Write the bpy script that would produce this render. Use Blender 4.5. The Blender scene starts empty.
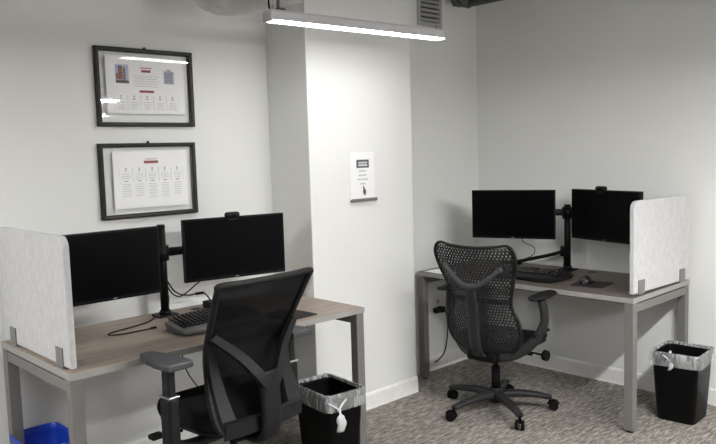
import bpy, bmesh, math, random
from mathutils import Vector, Matrix, Euler, noise as mnoise
random.seed(7)
SC = bpy.context.scene
COL = SC.collection
PI = math.pi
R = math.radians

# ------------------------------------------------------------------ materials
def new_mat(name):
    m = bpy.data.materials.new(name); m.use_nodes = True
    return m, m.node_tree, m.node_tree.nodes['Principled BSDF']

def mat(name, col, rough=.5, metal=0., spec=.5, vary=0., vscale=30., stretch=(1, 1, 1), bump=0., bscale=400., coat=0.):
    m, nt, b = new_mat(name)
    b.inputs['Base Color'].default_value = (*col, 1)
    b.inputs['Roughness'].default_value = rough
    b.inputs['Metallic'].default_value = metal
    b.inputs['Specular IOR Level'].default_value = spec
    b.inputs['Coat Weight'].default_value = coat
    tc = nt.nodes.new('ShaderNodeTexCoord')
    if vary or True:
        mp = nt.nodes.new('ShaderNodeMapping'); mp.inputs['Scale'].default_value = stretch
        nt.links.new(tc.outputs['Object'], mp.inputs['Vector'])
        nz = nt.nodes.new('ShaderNodeTexNoise'); nz.inputs['Scale'].default_value = vscale
        nz.inputs['Detail'].default_value = 4
        nt.links.new(mp.outputs['Vector'], nz.inputs['Vector'])
        rp = nt.nodes.new('ShaderNodeValToRGB')
        v = vary or .03
        rp.color_ramp.elements[0].position = .3; rp.color_ramp.elements[1].position = .7
        rp.color_ramp.elements[0].color = (*[max(0, c * (1 - v)) for c in col], 1)
        rp.color_ramp.elements[1].color = (*[min(1, c * (1 + v)) for c in col], 1)
        nt.links.new(nz.outputs['Fac'], rp.inputs['Fac'])
        nt.links.new(rp.outputs['Color'], b.inputs['Base Color'])
    if bump:
        n2 = nt.nodes.new('ShaderNodeTexNoise'); n2.inputs['Scale'].default_value = bscale
        n2.inputs['Detail'].default_value = 2
        nt.links.new(tc.outputs['Object'], n2.inputs['Vector'])
        bp = nt.nodes.new('ShaderNodeBump'); bp.inputs['Strength'].default_value = bump
        bp.inputs['Distance'].default_value = .002
        nt.links.new(n2.outputs['Fac'], bp.inputs['Height'])
        nt.links.new(bp.outputs['Normal'], b.inputs['Normal'])
    return m

def wood(name, c1, c2, c3):
    m, nt, b = new_mat(name)
    tc = nt.nodes.new('ShaderNodeTexCoord')
    mp = nt.nodes.new('ShaderNodeMapping'); mp.inputs['Scale'].default_value = (1.3, 26, 26)
    nt.links.new(tc.outputs['Object'], mp.inputs['Vector'])
    nz = nt.nodes.new('ShaderNodeTexNoise'); nz.inputs['Scale'].default_value = 2.2
    nz.inputs['Detail'].default_value = 7; nz.inputs['Roughness'].default_value = .62
    nz.inputs['Distortion'].default_value = .35
    nt.links.new(mp.outputs['Vector'], nz.inputs['Vector'])
    rp = nt.nodes.new('ShaderNodeValToRGB')
    e = rp.color_ramp.elements
    e[0].position = .28; e[0].color = (*c1, 1); e[1].position = .74; e[1].color = (*c3, 1)
    k = e.new(.5); k.color = (*c2, 1)
    nt.links.new(nz.outputs['Fac'], rp.inputs['Fac'])
    nt.links.new(rp.outputs['Color'], b.inputs['Base Color'])
    b.inputs['Roughness'].default_value = .48
    return m

def carpet():
    m, nt, b = new_mat('carpet')
    L = nt.links
    tc = nt.nodes.new('ShaderNodeTexCoord')
    # plank tiles laid along world X, ribs broken into dashes
    mp = nt.nodes.new('ShaderNodeMapping'); mp.inputs['Scale'].default_value = (15, 60, 1); mp.inputs['Rotation'].default_value = (0, 0, R(10))
    L.new(tc.outputs['Object'], mp.inputs['Vector'])
    n1 = nt.nodes.new('ShaderNodeTexNoise'); n1.inputs['Scale'].default_value = 1.
    n1.inputs['Detail'].default_value = 5; n1.inputs['Roughness'].default_value = .7
    L.new(mp.outputs['Vector'], n1.inputs['Vector'])
    br = nt.nodes.new('ShaderNodeTexBrick')
    br.inputs['Scale'].default_value = 1.; br.inputs['Brick Width'].default_value = 1.0
    br.inputs['Row Height'].default_value = .25; br.inputs['Mortar Size'].default_value = .0
    br.inputs['Color1'].default_value = (.86, .86, .86, 1); br.inputs['Color2'].default_value = (1.08, 1.07, 1.06, 1)
    L.new(tc.outputs['Object'], br.inputs['Vector'])
    n3 = nt.nodes.new('ShaderNodeTexNoise'); n3.inputs['Scale'].default_value = 160
    n3.inputs['Detail'].default_value = 2
    L.new(tc.outputs['Object'], n3.inputs['Vector'])
    rp = nt.nodes.new('ShaderNodeValToRGB'); e = rp.color_ramp.elements
    e[0].position = .36; e[0].color = (.118, .108, .097, 1)
    e[1].position = .64; e[1].color = (.41, .38, .345, 1)
    k = e.new(.5); k.color = (.225, .207, .186, 1)
    L.new(n1.outputs['Fac'], rp.inputs['Fac'])
    mx = nt.nodes.new('ShaderNodeMix'); mx.data_type = 'RGBA'; mx.blend_type = 'MULTIPLY'
    mx.inputs['Factor'].default_value = 1
    L.new(rp.outputs['Color'], mx.inputs['A']); L.new(br.outputs['Color'], mx.inputs['B'])
    m2 = nt.nodes.new('ShaderNodeMix'); m2.data_type = 'RGBA'; m2.blend_type = 'OVERLAY'
    m2.inputs['Factor'].default_value = .55
    L.new(mx.outputs['Result'], m2.inputs['A']); L.new(n3.outputs['Fac'], m2.inputs['B'])
    L.new(m2.outputs['Result'], b.inputs['Base Color'])
    b.inputs['Roughness'].default_value = .95; b.inputs['Specular IOR Level'].default_value = .15
    bp = nt.nodes.new('ShaderNodeBump'); bp.inputs['Strength'].default_value = .5; bp.inputs['Distance'].default_value = .004
    L.new(n1.outputs['Fac'], bp.inputs['Height']); L.new(bp.outputs['Normal'], b.inputs['Normal'])
    return m

def emis(name, col, s):
    m = bpy.data.materials.new(name); m.use_nodes = True; nt = m.node_tree
    nt.nodes.remove(nt.nodes['Principled BSDF'])
    e = nt.nodes.new('ShaderNodeEmission'); e.inputs[0].default_value = (*col, 1); e.inputs[1].default_value = s
    nt.links.new(e.outputs[0], nt.nodes['Material Output'].inputs[0])
    return m

def film(name, col):
    """crumpled clear film: folds catch the light, the flat parts let it through"""
    m, nt, b = new_mat(name)
    b.inputs['Base Color'].default_value = (*col, 1); b.inputs['Roughness'].default_value = .22
    tc = nt.nodes.new('ShaderNodeTexCoord'); n = nt.nodes.new('ShaderNodeTexNoise')
    n.inputs['Scale'].default_value = 30; n.inputs['Detail'].default_value = 4; n.inputs['Distortion'].default_value = 1.2
    mp = nt.nodes.new('ShaderNodeMapping'); mp.inputs['Scale'].default_value = (1, 1, .22)
    nt.links.new(tc.outputs['Object'], mp.inputs['Vector']); nt.links.new(mp.outputs['Vector'], n.inputs['Vector'])
    r = nt.nodes.new('ShaderNodeMapRange'); r.inputs['From Min'].default_value = .42; r.inputs['From Max'].default_value = .72
    r.inputs['To Min'].default_value = .20; r.inputs['To Max'].default_value = .50
    nt.links.new(n.outputs['Fac'], r.inputs['Value']); nt.links.new(r.outputs['Result'], b.inputs['Alpha'])
    return m

def glass_mat():
    m = bpy.data.materials.new('clear_glass'); m.use_nodes = True; nt = m.node_tree
    nt.nodes.remove(nt.nodes['Principled BSDF'])
    t = nt.nodes.new('ShaderNodeBsdfTransparent'); g = nt.nodes.new('ShaderNodeBsdfGlossy')
    g.inputs['Roughness'].default_value = .035
    x = nt.nodes.new('ShaderNodeMixShader')
    x.inputs[0].default_value = .05; nt.links.new(t.outputs[0], x.inputs[1]); nt.links.new(g.outputs[0], x.inputs[2])
    nt.links.new(x.outputs[0], nt.nodes['Material Output'].inputs[0])
    return m

def sheer(name, col, alpha, rough=.5):
    """a see-through weave or film: part of the light passes straight through"""
    m, nt, b = new_mat(name)
    b.inputs['Base Color'].default_value = (*col, 1); b.inputs['Roughness'].default_value = rough
    b.inputs['Alpha'].default_value = alpha; b.inputs['Specular IOR Level'].default_value = .12
    return m

M = dict(
    wall=mat('wall_paint', (.80, .805, .785), .75, vary=.012, vscale=1.5, bump=.05, bscale=180),
    trim=mat('trim_paint', (.84, .835, .81), .5),
    ceil=mat('ceiling_paint', (.6, .6, .6), .9),
    carpet=carpet(),
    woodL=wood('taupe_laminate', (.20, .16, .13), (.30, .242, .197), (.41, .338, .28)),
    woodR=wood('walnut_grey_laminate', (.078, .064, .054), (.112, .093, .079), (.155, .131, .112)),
    edge=mat('grey_edge_band', (.31, .30, .285), .5),
    frame=mat('warm_grey_steel', (.165, .161, .153), .5, spec=.3, vary=.03),
    foot=mat('black_foot', (.012, .012, .012), .6),
    felt=mat('grey_felt', (.53, .53, .535), .95, vary=.08, vscale=55, stretch=(1, 1, .5), bump=.3, bscale=500, spec=.1),
    clamp=mat('brushed_grey_bracket', (.21, .208, .2), .4, metal=.4),
    black=mat('black_plastic', (.004, .004, .0045), .45, spec=.2),
    blackm=mat('black_matte', (.004, .004, .0045), .65, spec=.15),
    screen=mat('dark_screen', (.0012, .0013, .002), .35, spec=.06),
    bezel=mat('black_bezel', (.004, .004, .0045), .4, spec=.15),
    logo=mat('grey_logo', (.22, .22, .23), .35, metal=.6),
    fabric=mat('charcoal_fabric', (.006, .006, .0065), .9, vary=.2, vscale=300, bump=.3, spec=.2),
    plast=mat('charcoal_plastic', (.008, .0082, .009), .5, spec=.25),
    graph=mat('graphite_plastic', (.022, .022, .0225), .5, spec=.25),
    pad=mat('grey_arm_pad', (.04, .042, .047), .5),
    mesh=sheer('black_mesh', (.004, .004, .0045), .975, .9),
    chrome=mat('satin_metal', (.5, .5, .5), .3, metal=1),
    silver=mat('silver_grey_plastic', (.13, .13, .135), .25),
    keys=mat('black_keys', (.010, .010, .011), .2),
    mouse=mat('plum_black_gloss', (.014, .006, .011), .12, coat=.6),
    padm=mat('mouse_pad_cloth', (.009, .0085, .0085), .85),
    bin=mat('black_bin_plastic', (.003, .0032, .004), .4, spec=.15),
    blue=mat('blue_bin_plastic', (.010, .045, .42), .42),
    liner=film('clear_bag_film', (.80, .81, .82)),
    knot=sheer('white_bag_knot', (.86, .87, .88), .62, .3),
    paper=mat('white_paper', (.90, .90, .91), .7, vary=.01),
    ink=mat('grey_ink', (.58, .59, .61), .8),
    inkm=mat('mid_ink', (.30, .30, .32), .8), inkd=mat('dark_ink', (.10, .10, .115), .8),
    red=mat('red_ink', (.30, .055, .075), .8),
    redl=mat('pale_red_ink', (.55, .25, .27), .8),
    glass=glass_mat(),
    fblack=mat('black_frame_wood', (.009, .0085, .0085), .4, spec=.3),
    acryl=sheer('clear_acrylic', (.9, .9, .9), .12, .1),
    house=mat('white_fixture_metal', (.62, .62, .65), .45),
    lampon=emis('led_diffuser', (1, .995, .985), 205.), lampside=emis('led_diffuser_side', (1, .995, .985), 330.), lampleft=emis('led_diffuser_left', (1, .995, .985), 205.), fillright=emis('fill_diffuser_right', (1, .995, .985), 480.), fillsoft=emis('fill_diffuser_soft', (1, .995, .985), 80.), lampdim=emis('led_diffuser_dimmed', (1, .995, .985), 33.),
    duct=mat('pale_duct', (.58, .58, .57), .55, vary=.08, vscale=12),
    pipe=mat('dark_grey_pipe', (.10, .10, .10), .5),
    vent=mat('grey_grille', (.42, .42, .41), .5),
    ventb=mat('duct_dark', (.05, .05, .05), .9),
    cable=mat('black_cable', (.005, .005, .005), .5, spec=.2),
    sky=mat('printed_sky', (.42, .5, .68), .8), brick=mat('printed_brick', (.33, .16, .13), .8),
    white=mat('white_plastic', (.75, .75, .73), .4),
    lave=mat('printed_lavender', (.42, .42, .52), .8),
)

# ------------------------------------------------------------------ geometry helpers
def bm_new(): return bmesh.new()

def box(bm, x0, x1, y0, y1, z0, z1, bev=0., seg=2, mtx=None):
    t = bmesh.new()
    bmesh.ops.create_cube(t, size=1)
    for v in t.verts:
        v.co = Vector(((v.co.x + .5) * (x1 - x0) + x0, (v.co.y + .5) * (y1 - y0) + y0, (v.co.z + .5) * (z1 - z0) + z0))
    if bev:
        bmesh.ops.bevel(t, geom=t.edges[:], offset=bev, segments=seg, profile=.5, affect='EDGES')
    merge(bm, t, mtx)

def merge(bm, t, mtx=None):
    if mtx is not None: t.transform(mtx)
    vm = {}
    for v in t.verts: vm[v] = bm.verts.new(v.co)
    for f in t.faces:
        try: nf = bm.faces.new([vm[v] for v in f.verts]); nf.smooth = f.smooth
        except ValueError: pass
    t.free()

def loft(bm, rings, close=True, caps=True, smooth=True):
    vs = [[bm.verts.new(p) for p in r] for r in rings]
    n = len(vs[0])
    for a, b in zip(vs, vs[1:]):
        for i in range(n if close else n - 1):
            j = (i + 1) % n
            try: f = bm.faces.new((a[i], a[j], b[j], b[i])); f.smooth = smooth
            except ValueError: pass
    if caps:
        bm.faces.new(list(reversed(vs[0]))); bm.faces.new(vs[-1])
    return vs

def cyl(bm, p0, p1, r0, r1=None, seg=20):
    r1 = r0 if r1 is None else r1
    p0, p1 = Vector(p0), Vector(p1); d = (p1 - p0).normalized()
    a = d.orthogonal().normalized(); b = d.cross(a)
    rings = [[p + (a * math.cos(t) + b * math.sin(t)) * r for t in [2 * PI * k / seg for k in range(seg)]] for p, r in ((p0, r0), (p1, r1))]
    loft(bm, rings)

def catmull(pts, n=8, closed=False):
    P = [Vector(p) for p in pts]; out = []
    N = len(P); rng = range(N if closed else N - 1)
    for i in rng:
        if closed: a, b, c, d = P[i - 1], P[i], P[(i + 1) % N], P[(i + 2) % N]
        else: a, b, c, d = P[max(i - 1, 0)], P[i], P[i + 1], P[min(i + 2, N - 1)]
        for k in range(n):
            t = k / n
            out.append(.5 * ((2 * b) + (c - a) * t + (2 * a - 5 * b + 4 * c - d) * t * t + (3 * b - a - 3 * c + d) * t ** 3))
    if not closed: out.append(P[-1])
    return out

def sweep(bm, pts, rx, ry=None, up=(0, 0, 1), seg=12, closed=False, scale=None, square=0.):
    """tube with an elliptical (or squared) cross-section: rx along the side direction, ry along the up-ish direction"""
    P = [Vector(p) for p in pts]; N = len(P); ry = ry or rx; U = Vector(up); rings = []
    for i, p in enumerate(P):
        a = P[i - 1] if (closed or i) else P[i]; b = P[(i + 1) % N] if (closed or i < N - 1) else P[i]
        t = (b - a).normalized()
        s = t.cross(U)
        if s.length < 1e-4: s = t.orthogonal()
        s.normalize(); n = s.cross(t).normalized()
        k = scale[i] if scale else 1.
        ring = []
        for q in range(seg):
            th = 2 * PI * (q + .5) / seg; c, d = math.cos(th), math.sin(th)
            if square:
                e = 1 - square
                c = math.copysign(abs(c) ** e, c); d = math.copysign(abs(d) ** e, d)
            ring.append(p + s * c * rx * k + n * d * ry * k)
        rings.append(ring)
    if closed: rings.append(rings[0]); 
    if closed:
        vs = [[bm.verts.new(q) for q in r] for r in rings[:-1]]
        for i in range(N):
            a, b = vs[i], vs[(i + 1) % N]
            for q in range(seg):
                f = bm.faces.new((a[q], a[(q + 1) % seg], b[(q + 1) % seg], b[q])); f.smooth = True
    else: loft(bm, rings)

def prism(bm, poly, t, mtx=None, bev=0.):
    """closed 2D outline in local xy, extruded t along z"""
    q = bmesh.new()
    a = [q.verts.new((x, y, 0)) for x, y in poly]; b = [q.verts.new((x, y, t)) for x, y in poly]
    n = len(poly)
    q.faces.new(list(reversed(a))); q.faces.new(b)
    for i in range(n): q.faces.new((a[i], a[(i + 1) % n], b[(i + 1) % n], b[i]))
    bmesh.ops.recalc_face_normals(q, faces=q.faces)
    if bev:
        es = [e for e in q.edges if abs(e.verts[0].co.z - e.verts[1].co.z) < 1e-6]
        bmesh.ops.bevel(q, geom=es, offset=bev, segments=2, profile=.5, affect='EDGES')
    merge(bm, q, mtx)

def rrect(w, h, r, n=6, cx=0., cy=0.):
    out = []
    for sx, sy, a0 in ((1, 1, 0), (-1, 1, 90), (-1, -1, 180), (1, -1, 270)):
        for k in range(n + 1):
            a = R(a0 + 90 * k / n)
            out.append((cx + sx * (w / 2 - r) + r * math.cos(a), cy + sy * (h / 2 - r) + r * math.sin(a)))
    return out

def obj(name, bm, m, parent=None, smooth=False, loc=None, rot=None, recalc=True):
    if recalc: bmesh.ops.recalc_face_normals(bm, faces=bm.faces)
    me = bpy.data.meshes.new(name); bm.to_mesh(me); bm.free()
    if smooth:
        for p in me.polygons: p.use_smooth = True
    me.materials.append(M[m] if isinstance(m, str) else m)
    o = bpy.data.objects.new(name, me); COL.objects.link(o)
    if parent is not None: o.parent = parent
    if loc: o.location = loc
    if rot: o.rotation_euler = rot
    return o

def tag(o, label, cat, group=None):
    o['label'] = label; o['category'] = cat
    if group: o['group'] = group
    return o

def thing(name, label, cat, loc=(0, 0, 0), rotz=0., group=None):
    o = bpy.data.objects.new(name, None); COL.objects.link(o)
    o.empty_display_size = .1; o.location = loc; o.rotation_euler = (0, 0, rotz)
    return tag(o, label, cat, group)

def struct(name, bm, m):
    o = obj(name, bm, m); o['kind'] = 'structure'; return o

def copy_tree(o, parent=None):
    c = o.copy(); COL.objects.link(c)
    if parent is not None: c.parent = parent
    for ch in list(o.children): copy_tree(ch, c)
    return c

def dup(o, label, loc, rotz=0.):
    c = copy_tree(o); c.location = loc; c.rotation_euler = (0, 0, rotz); c['label'] = label
    return c

def cable(name, pts, r, label=None, parent=None, m='cable', n=8, cat='cable', group=None):
    b = bm_new(); sweep(b, catmull(pts, n), r, seg=8)
    o = obj(name, b, m, parent)
    if label: tag(o, label, cat, group)
    return o

# ------------------------------------------------------------------ room
YA, YB, YC = 3.525, 3.40, 3.167          # left wall, back wall of the recess, column front
XL, XR, XC = 2.641, 3.485, 4.470         # column sides, right wall
X0, Y0, ZC = -6.5, -6.5, 3.05
b = bm_new(); box(b, X0 - .1, XC + .15, Y0 - .1, YA + .2, -.1, 0); struct('floor', b, 'carpet')
b = bm_new(); box(b, X0 - .1, XC + .15, Y0 - .1, YA + .2, ZC, ZC + .1); struct('ceiling', b, 'ceil')
b = bm_new(); box(b, X0 - .1, XL, YA, YA + .15, 0, ZC); struct('wall_left', b, 'wall')
b = bm_new(); box(b, XL, XR, YC, YA + .15, 0, ZC, .004, 2); struct('wall_column', b, 'wall')
b = bm_new(); box(b, XR, XC + .15, YB, YA + .15, 0, ZC); struct('wall_back', b, 'wall')
b = bm_new(); box(b, XC, XC + .15, Y0 - .1, YB, 0, ZC); struct('wall_right', b, 'wall')
b = bm_new(); box(b, X0 - .1, X0, Y0, YA, 0, ZC); struct('wall_rear', b, 'wall')
b = bm_new(); box(b, X0 - .1, XC, Y0 - .1, Y0, 0, ZC); struct('wall_near', b, 'wall')

def base_profile(bm, p0, p1, n, h=.103, t=.013):
    """baseboard along p0-p1 standing out along n: flat face with a small top lip"""
    p0, p1, n = Vector((*p0, 0)), Vector((*p1, 0)), Vector((*n, 0))
    prof = [(0, 0), (t, 0), (t, .008), (t * .8, .012), (t * .8, h - .014), (t * .55, h - .006), (t * .3, h), (0, h)]
    loft(bm, [[p + n * a + Vector((0, 0, z)) for a, z in prof] for p in (p0, p1)], smooth=False)
b = bm_new(); base_profile(b, (X0, YA), (XL, YA), (0, -1)); struct('baseboard_left', b, 'trim')
b = bm_new(); base_profile(b, (XL - .013, YC), (XR, YC), (0, -1)); base_profile(b, (XL, YA - .013), (XL, YC), (-1, 0)); struct('baseboard_column', b, 'trim')
b = bm_new(); base_profile(b, (XR, YB), (XC, YB), (0, -1)); struct('baseboard_back', b, 'trim')
b = bm_new(); base_profile(b, (XC, YB - .013), (XC, Y0), (-1, 0)); struct('baseboard_right', b, 'trim')

# ------------------------------------------------------------------ lights
def linear_light(name, label, L, loc, rotz, glow='lampon', hangers=True, group='hanging linear lights'):
    t = thing(name, label, 'ceiling light', loc, rotz, group)
    hw = .033; h = .048
    b = bm_new()
    prof = [(-hw, 0), (-hw, .036), (-hw * .72, h), (hw * .72, h), (hw, .036), (hw, 0), (hw - .004, 0), (hw - .004, .006), (-hw + .004, .006), (-hw + .004, 0)]
    loft(b, [[(x, y, z) for y, z in prof] for x in (-L / 2, L / 2)], smooth=False)
    obj('housing', b, 'house', t)
    b = bm_new()
    lens = [(-hw + .003, .004), (-hw + .003, -.002), (-hw + .008, -.005), (hw - .008, -.005), (hw - .003, -.002), (hw - .003, .004)]
    loft(b, [[(x, y, z) for y, z in lens] for x in (-L / 2 + .004, L / 2 - .004)], smooth=False)
    obj('diffuser', b, glow, t)
    for s in (-1, 1):
        b = bm_new(); box(b, s * L / 2 - .006, s * L / 2 + .006, -hw - .002, hw + .002, -.007, .038, .003); obj('end_cap', b, 'house', t)
    if hangers:
        for s in (-1, 1):
            b = bm_new(); cyl(b, (s * (L / 2 - .03), 0, h), (s * (L / 2 - .03), 0, ZC - loc[2]), .0012, seg=6)
            cyl(b, (s * (L / 2 - .03), 0, h), (s * (L / 2 - .03), 0, h + .02), .006, seg=10); obj('hanger_wire', b, 'chrome', t)
        b = bm_new()
        box(b, -L / 2 + .05, -L / 2 + .085, -.02, .02, h, h + .012, .003)
        box(b, -L / 2 + .055, -L / 2 + .062, -.008, .008, h, h + .10); obj('mounting_bracket', b, 'pipe', t)
        cable('power_cord', [(-L / 2 + .02, .0, h), (-L / 2 + .012, .01, h + .1), (-L / 2 + .014, .0, ZC - loc[2])], .0045, None, t)
    return t
LANG = math.atan2(2.828 - 2.904, 3.393 - 2.176)
linear_light('linear_light', 'slim grey linear light with glowing underside hanging above the column', 1.135, (2.653, 2.726, 2.174), LANG, 'lampdim')
for i, (x, y, lab) in enumerate((
        (-.62, 2.80, 'linear light hanging behind the white divider of the left desk'),
        (2.58, .48, 'linear light hanging over the aisle in front of both desks'),
        (.3, .48, 'unseen linear light added as fill over the aisle near the blue bin end'),  # added out of view as soft fill from the left
        (3.5, -1.7, 'unseen linear light added past the grey divider to brighten the right wall'),  # added out of view, strong, to lift the right wall
        (-.2, -2.2, 'unseen linear light added as fill, farthest from both desks'))):  # added out of view for general fill
    linear_light('linear_light', lab, 1.18, (x, y, 2.10), 0., ('lampleft', 'lampside', 'fillsoft', 'fillright', 'lampon')[i])

# ------------------------------------------------------------------ services near the ceiling
b = bm_new()
path = catmull([(2.75, 1.5, 2.66), (2.45, 2.25, 2.47), (2.24, 2.76, 2.385), (2.12, 3.02, 2.355), (2.05, 3.16, 2.395), (2.02, 3.22, 2.58), (2.015, 3.23, 2.8), (2.015, 3.23, ZC)], 14)
sweep(b, path, .115, seg=28, scale=[1 + .018 * math.sin(i * 1.55) for i in range(len(path))])
tag(obj('flexible_duct', b, 'duct', smooth=True), 'pale round flexible duct bending up near the left wall', 'duct')

t = thing('conduit_pipe', 'dark grey pipe with coupling running high along the right wall', 'pipe', (4.20, 3.34, 2.575))
b = bm_new(); sweep(b, [(0, -.09, 0), (0, -1.2, 0), (0, -3.0, 0)], .032, seg=18); obj('pipe_run', b, 'pipe', t)
b = bm_new(); cyl(b, (-.03, -.0, .035), (0, -.1, 0), .044, .044); cyl(b, (-.04, .0, .03), (-.04, -.03, .03), .05)
for k in range(6):
    a = k * PI / 3; cyl(b, (-.04 + .05 * math.cos(a), -.045, .03 + .05 * math.sin(a)), (-.04 + .05 * math.cos(a), .0, .03 + .05 * math.sin(a)), .009, seg=6)
obj('coupling', b, 'pipe', t)
b = bm_new(); box(b, -.02, .06, -2.6, -.10, .06, .10, .006); obj('cable_tray', b, 'ventb', t)
for y in (-.5, -1.7):
    b = bm_new(); box(b, -.006, .006, y + .006, y + .018, .03, ZC - 2.575, .002); cyl(b, (0, y, 0), (0, y + .024, 0), .037); obj('hanger_strap', b, 'pipe', t)

t = thing('air_vent', 'tall grey louvred air vent high on the wall beside the column', 'vent', (3.945, YB, 2.405))
b = bm_new()
box(b, -.125, -.098, -.014, 0, 0, .5, .003); box(b, .098, .125, -.014, 0, 0, .5, .003); box(b, -.098, .098, -.014, 0, 0, .03, .003); box(b, -.098, .098, -.014, 0, .47, .5, .003)
obj('frame', b, 'vent', t)
b = bm_new(); box(b, -.098, .098, -.003, -.0005, .03, .47); obj('backing', b, 'ventb', t)
for k in range(14):
    b = bm_new(); box(b, -.098, .098, -.002, .002, -.013, .013, mtx=Matrix.Translation((0, -.011, .046 + k * .031)) @ Matrix.Rotation(R(-32), 4, 'X')); obj('slat', b, 'vent', t)

# ------------------------------------------------------------------ framed documents on the left wall
def text_block(bm, x0, x1, z, n, dz, hh=.0032, rag=.25):
    for k in range(n):
        w = (x1 - x0) * (1 - rag * random.random()) / 2; c = (x0 + x1) / 2
        box(bm, c - w, c + w, -.0006, .0, z - k * dz - hh / 2, z - k * dz + hh / 2)

def picture(label, cx, cz, W, H, pw, ph, pcx, pcz, upper):
    t = thing('picture_frame', label, 'framed document', (cx, YA, cz - H / 2), 0, 'black framed documents')
    fw, d = .021, .024
    b = bm_new()
    o = [(-W / 2, 0), (W / 2, 0), (W / 2, H), (-W / 2, H)]; i = [(-W / 2 + fw, fw), (W / 2 - fw, fw), (W / 2 - fw, H - fw), (-W / 2 + fw, H - fw)]
    rings = []
    prof = [(0., -.0), (0., -d), (.25, -d - .0015), (.8, -d), (1., -d + .004), (1., 0.)]
    vs = []
    for f, y in prof:
        vs.append([b.verts.new((o[k][0] + (i[k][0] - o[k][0]) * f, y, o[k][1] + (i[k][1] - o[k][1]) * f)) for k in range(4)])
    for a, c in zip(vs, vs[1:] + vs[:1]):
        for k in range(4): b.faces.new((a[k], a[(k + 1) % 4], c[(k + 1) % 4], c[k]))
    obj('frame', b, 'fblack', t)
    b = bm_new(); v = [b.verts.new((x, -.019, z)) for x, z in i]; b.faces.new(v); obj('glass_pane', b, 'glass', t)
    b = bm_new(); cyl(b, (0, -.012, H), (0, -.012, H + .005), .007, seg=10); cyl(b, (0, -.004, H + .006), (0, -.016, H + .006), .005, seg=8); obj('hanging_hook', b, 'fblack', t)
    doc = bm_new(); box(doc, pcx - pw / 2, pcx + pw / 2, -.0162, -.0155, pcz - ph / 2, pcz + ph / 2)
    doc = obj('document', doc, 'paper', t)
    def sub(name, m, fn):
        bb = bm_new(); fn(bb); bb.transform(Matrix.Translation((pcx, -.0163, pcz))); return obj(name, bb, m, doc)
    bar = lambda x0, x1, z0, z1: (lambda bb: box(bb, x0, x1, -.0006, 0, z0, z1))
    if upper:
        sub('title_text', 'redl', lambda bb: text_block(bb, -.032, .032, .088, 1, .01, .006, 0))
        sub('heading_bar', 'red', bar(-.026, .026, .066, .078))
        sub('heading_bar', 'red', bar(-.04, .04, -.036, -.024))
        sub('body_text', 'ink', lambda bb: text_block(bb, -.075, .075, .046, 5, .0125, .0032, .3))
        def ph1(bb): box(bb, -.165, -.095, -.0006, 0, .008, .1)
        def ph2(bb): box(bb, .095, .16, -.0006, 0, .008, .1)
        p = sub('printed_photo', 'sky', ph1)
        bb = bm_new(); box(bb, -.15, -.128, -.0012, -.0006, .026, .092); box(bb, -.125, -.112, -.0012, -.0006, .02, .086); box(bb, -.165, -.15, -.0012, -.0006, .026, .056)
        bb.transform(Matrix.Translation((pcx, -.0163, pcz))); obj('printed_buildings', bb, 'brick', doc)
        bb = bm_new(); box(bb, -.165, -.095, -.0012, -.0006, .008, .022); box(bb, -.15, -.13, -.0016, -.0012, .085, .092)
        for k in range(4): box(bb, -.147, -.13, -.0016, -.0012, .032 + k * .013, .036 + k * .013)
        bb.transform(Matrix.Translation((pcx, -.0163, pcz))); obj('printed_street', bb, 'inkd', doc)
        p = sub('printed_photo', 'paper', ph2)
        def bl(bb):
            box(bb, .099, .157, -.0012, -.0006, .012, .078)
            box(bb, .116, .14, -.0012, -.0006, .078, .088)
        sub('printed_buildings', 'lave', bl)
        def wn(bb):
            for r in range(5):
                for c in range(5): box(bb, .107 + c * .009, .112 + c * .009, -.0018, -.0012, .019 + r * .011, .025 + r * .011)
        sub('printed_windows', 'inkd', wn)
        top, bot, n = -.05, -.122, 5
    else:
        sub('title_text', 'redl', lambda bb: text_block(bb, -.032, .032, .104, 1, .01, .004, 0))
        sub('heading_bar', 'red', bar(-.04, .04, .082, .096))
        top, bot, n = .07, -.09, 5
    cw = .36 / n
    for k in range(n):
        x = -.18 + cw * (k + .5) + (0 if upper else .004)
        def colm(bb, x=x):
            if upper:
                text_block(bb, x - .024, x + .024, -.086, 4, .010, .003, .35)
                for s in (-1, 1): box(bb, x + s * cw * .47 - .0006, x + s * cw * .47 + .0006, -.0006, 0, bot, top)
                box(bb, x - cw * .47, x + cw * .47, -.0006, 0, bot - .0012, bot)
            else:
                text_block(bb, x - .026, x + .026, .03, 3, .011, .003, .3)
                text_block(bb, x - .026, x + .026, -.022, 7 if k in (2, 3) else 6, .0115, .003, .35)
                for s in (-1, 1): box(bb, x + s * cw * .48 - .0005, x + s * cw * .48 + .0005, -.0006, 0, -.01, top - .01)
        sub('column_text', 'ink', colm)
        def icon(bb, x=x):
            if upper:
                cyl(bb, (x, -.0006, -.056), (x, 0, -.056), .0045, seg=10); box(bb, x - .008, x + .008, -.0006, 0, -.071, -.066)
            else:
                cyl(bb, (x, -.0006, .058), (x, 0, .058), .004, seg=10); box(bb, x - .002, x + .002, -.0006, 0, .041, .056); box(bb, x - .010, x + .010, -.0006, 0, -.008, -.0035)
        sub('column_icon', 'inkm', icon)
picture('upper black-framed document with two small building photos, on the left wall', 1.863, 1.921, .537, .39, .432, .285, .0, .207, True)
picture('lower black-framed document with five columns of text, above the monitors', 1.856, 1.4535, .537, .378, .415, .287, .008, .192, False)

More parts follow.
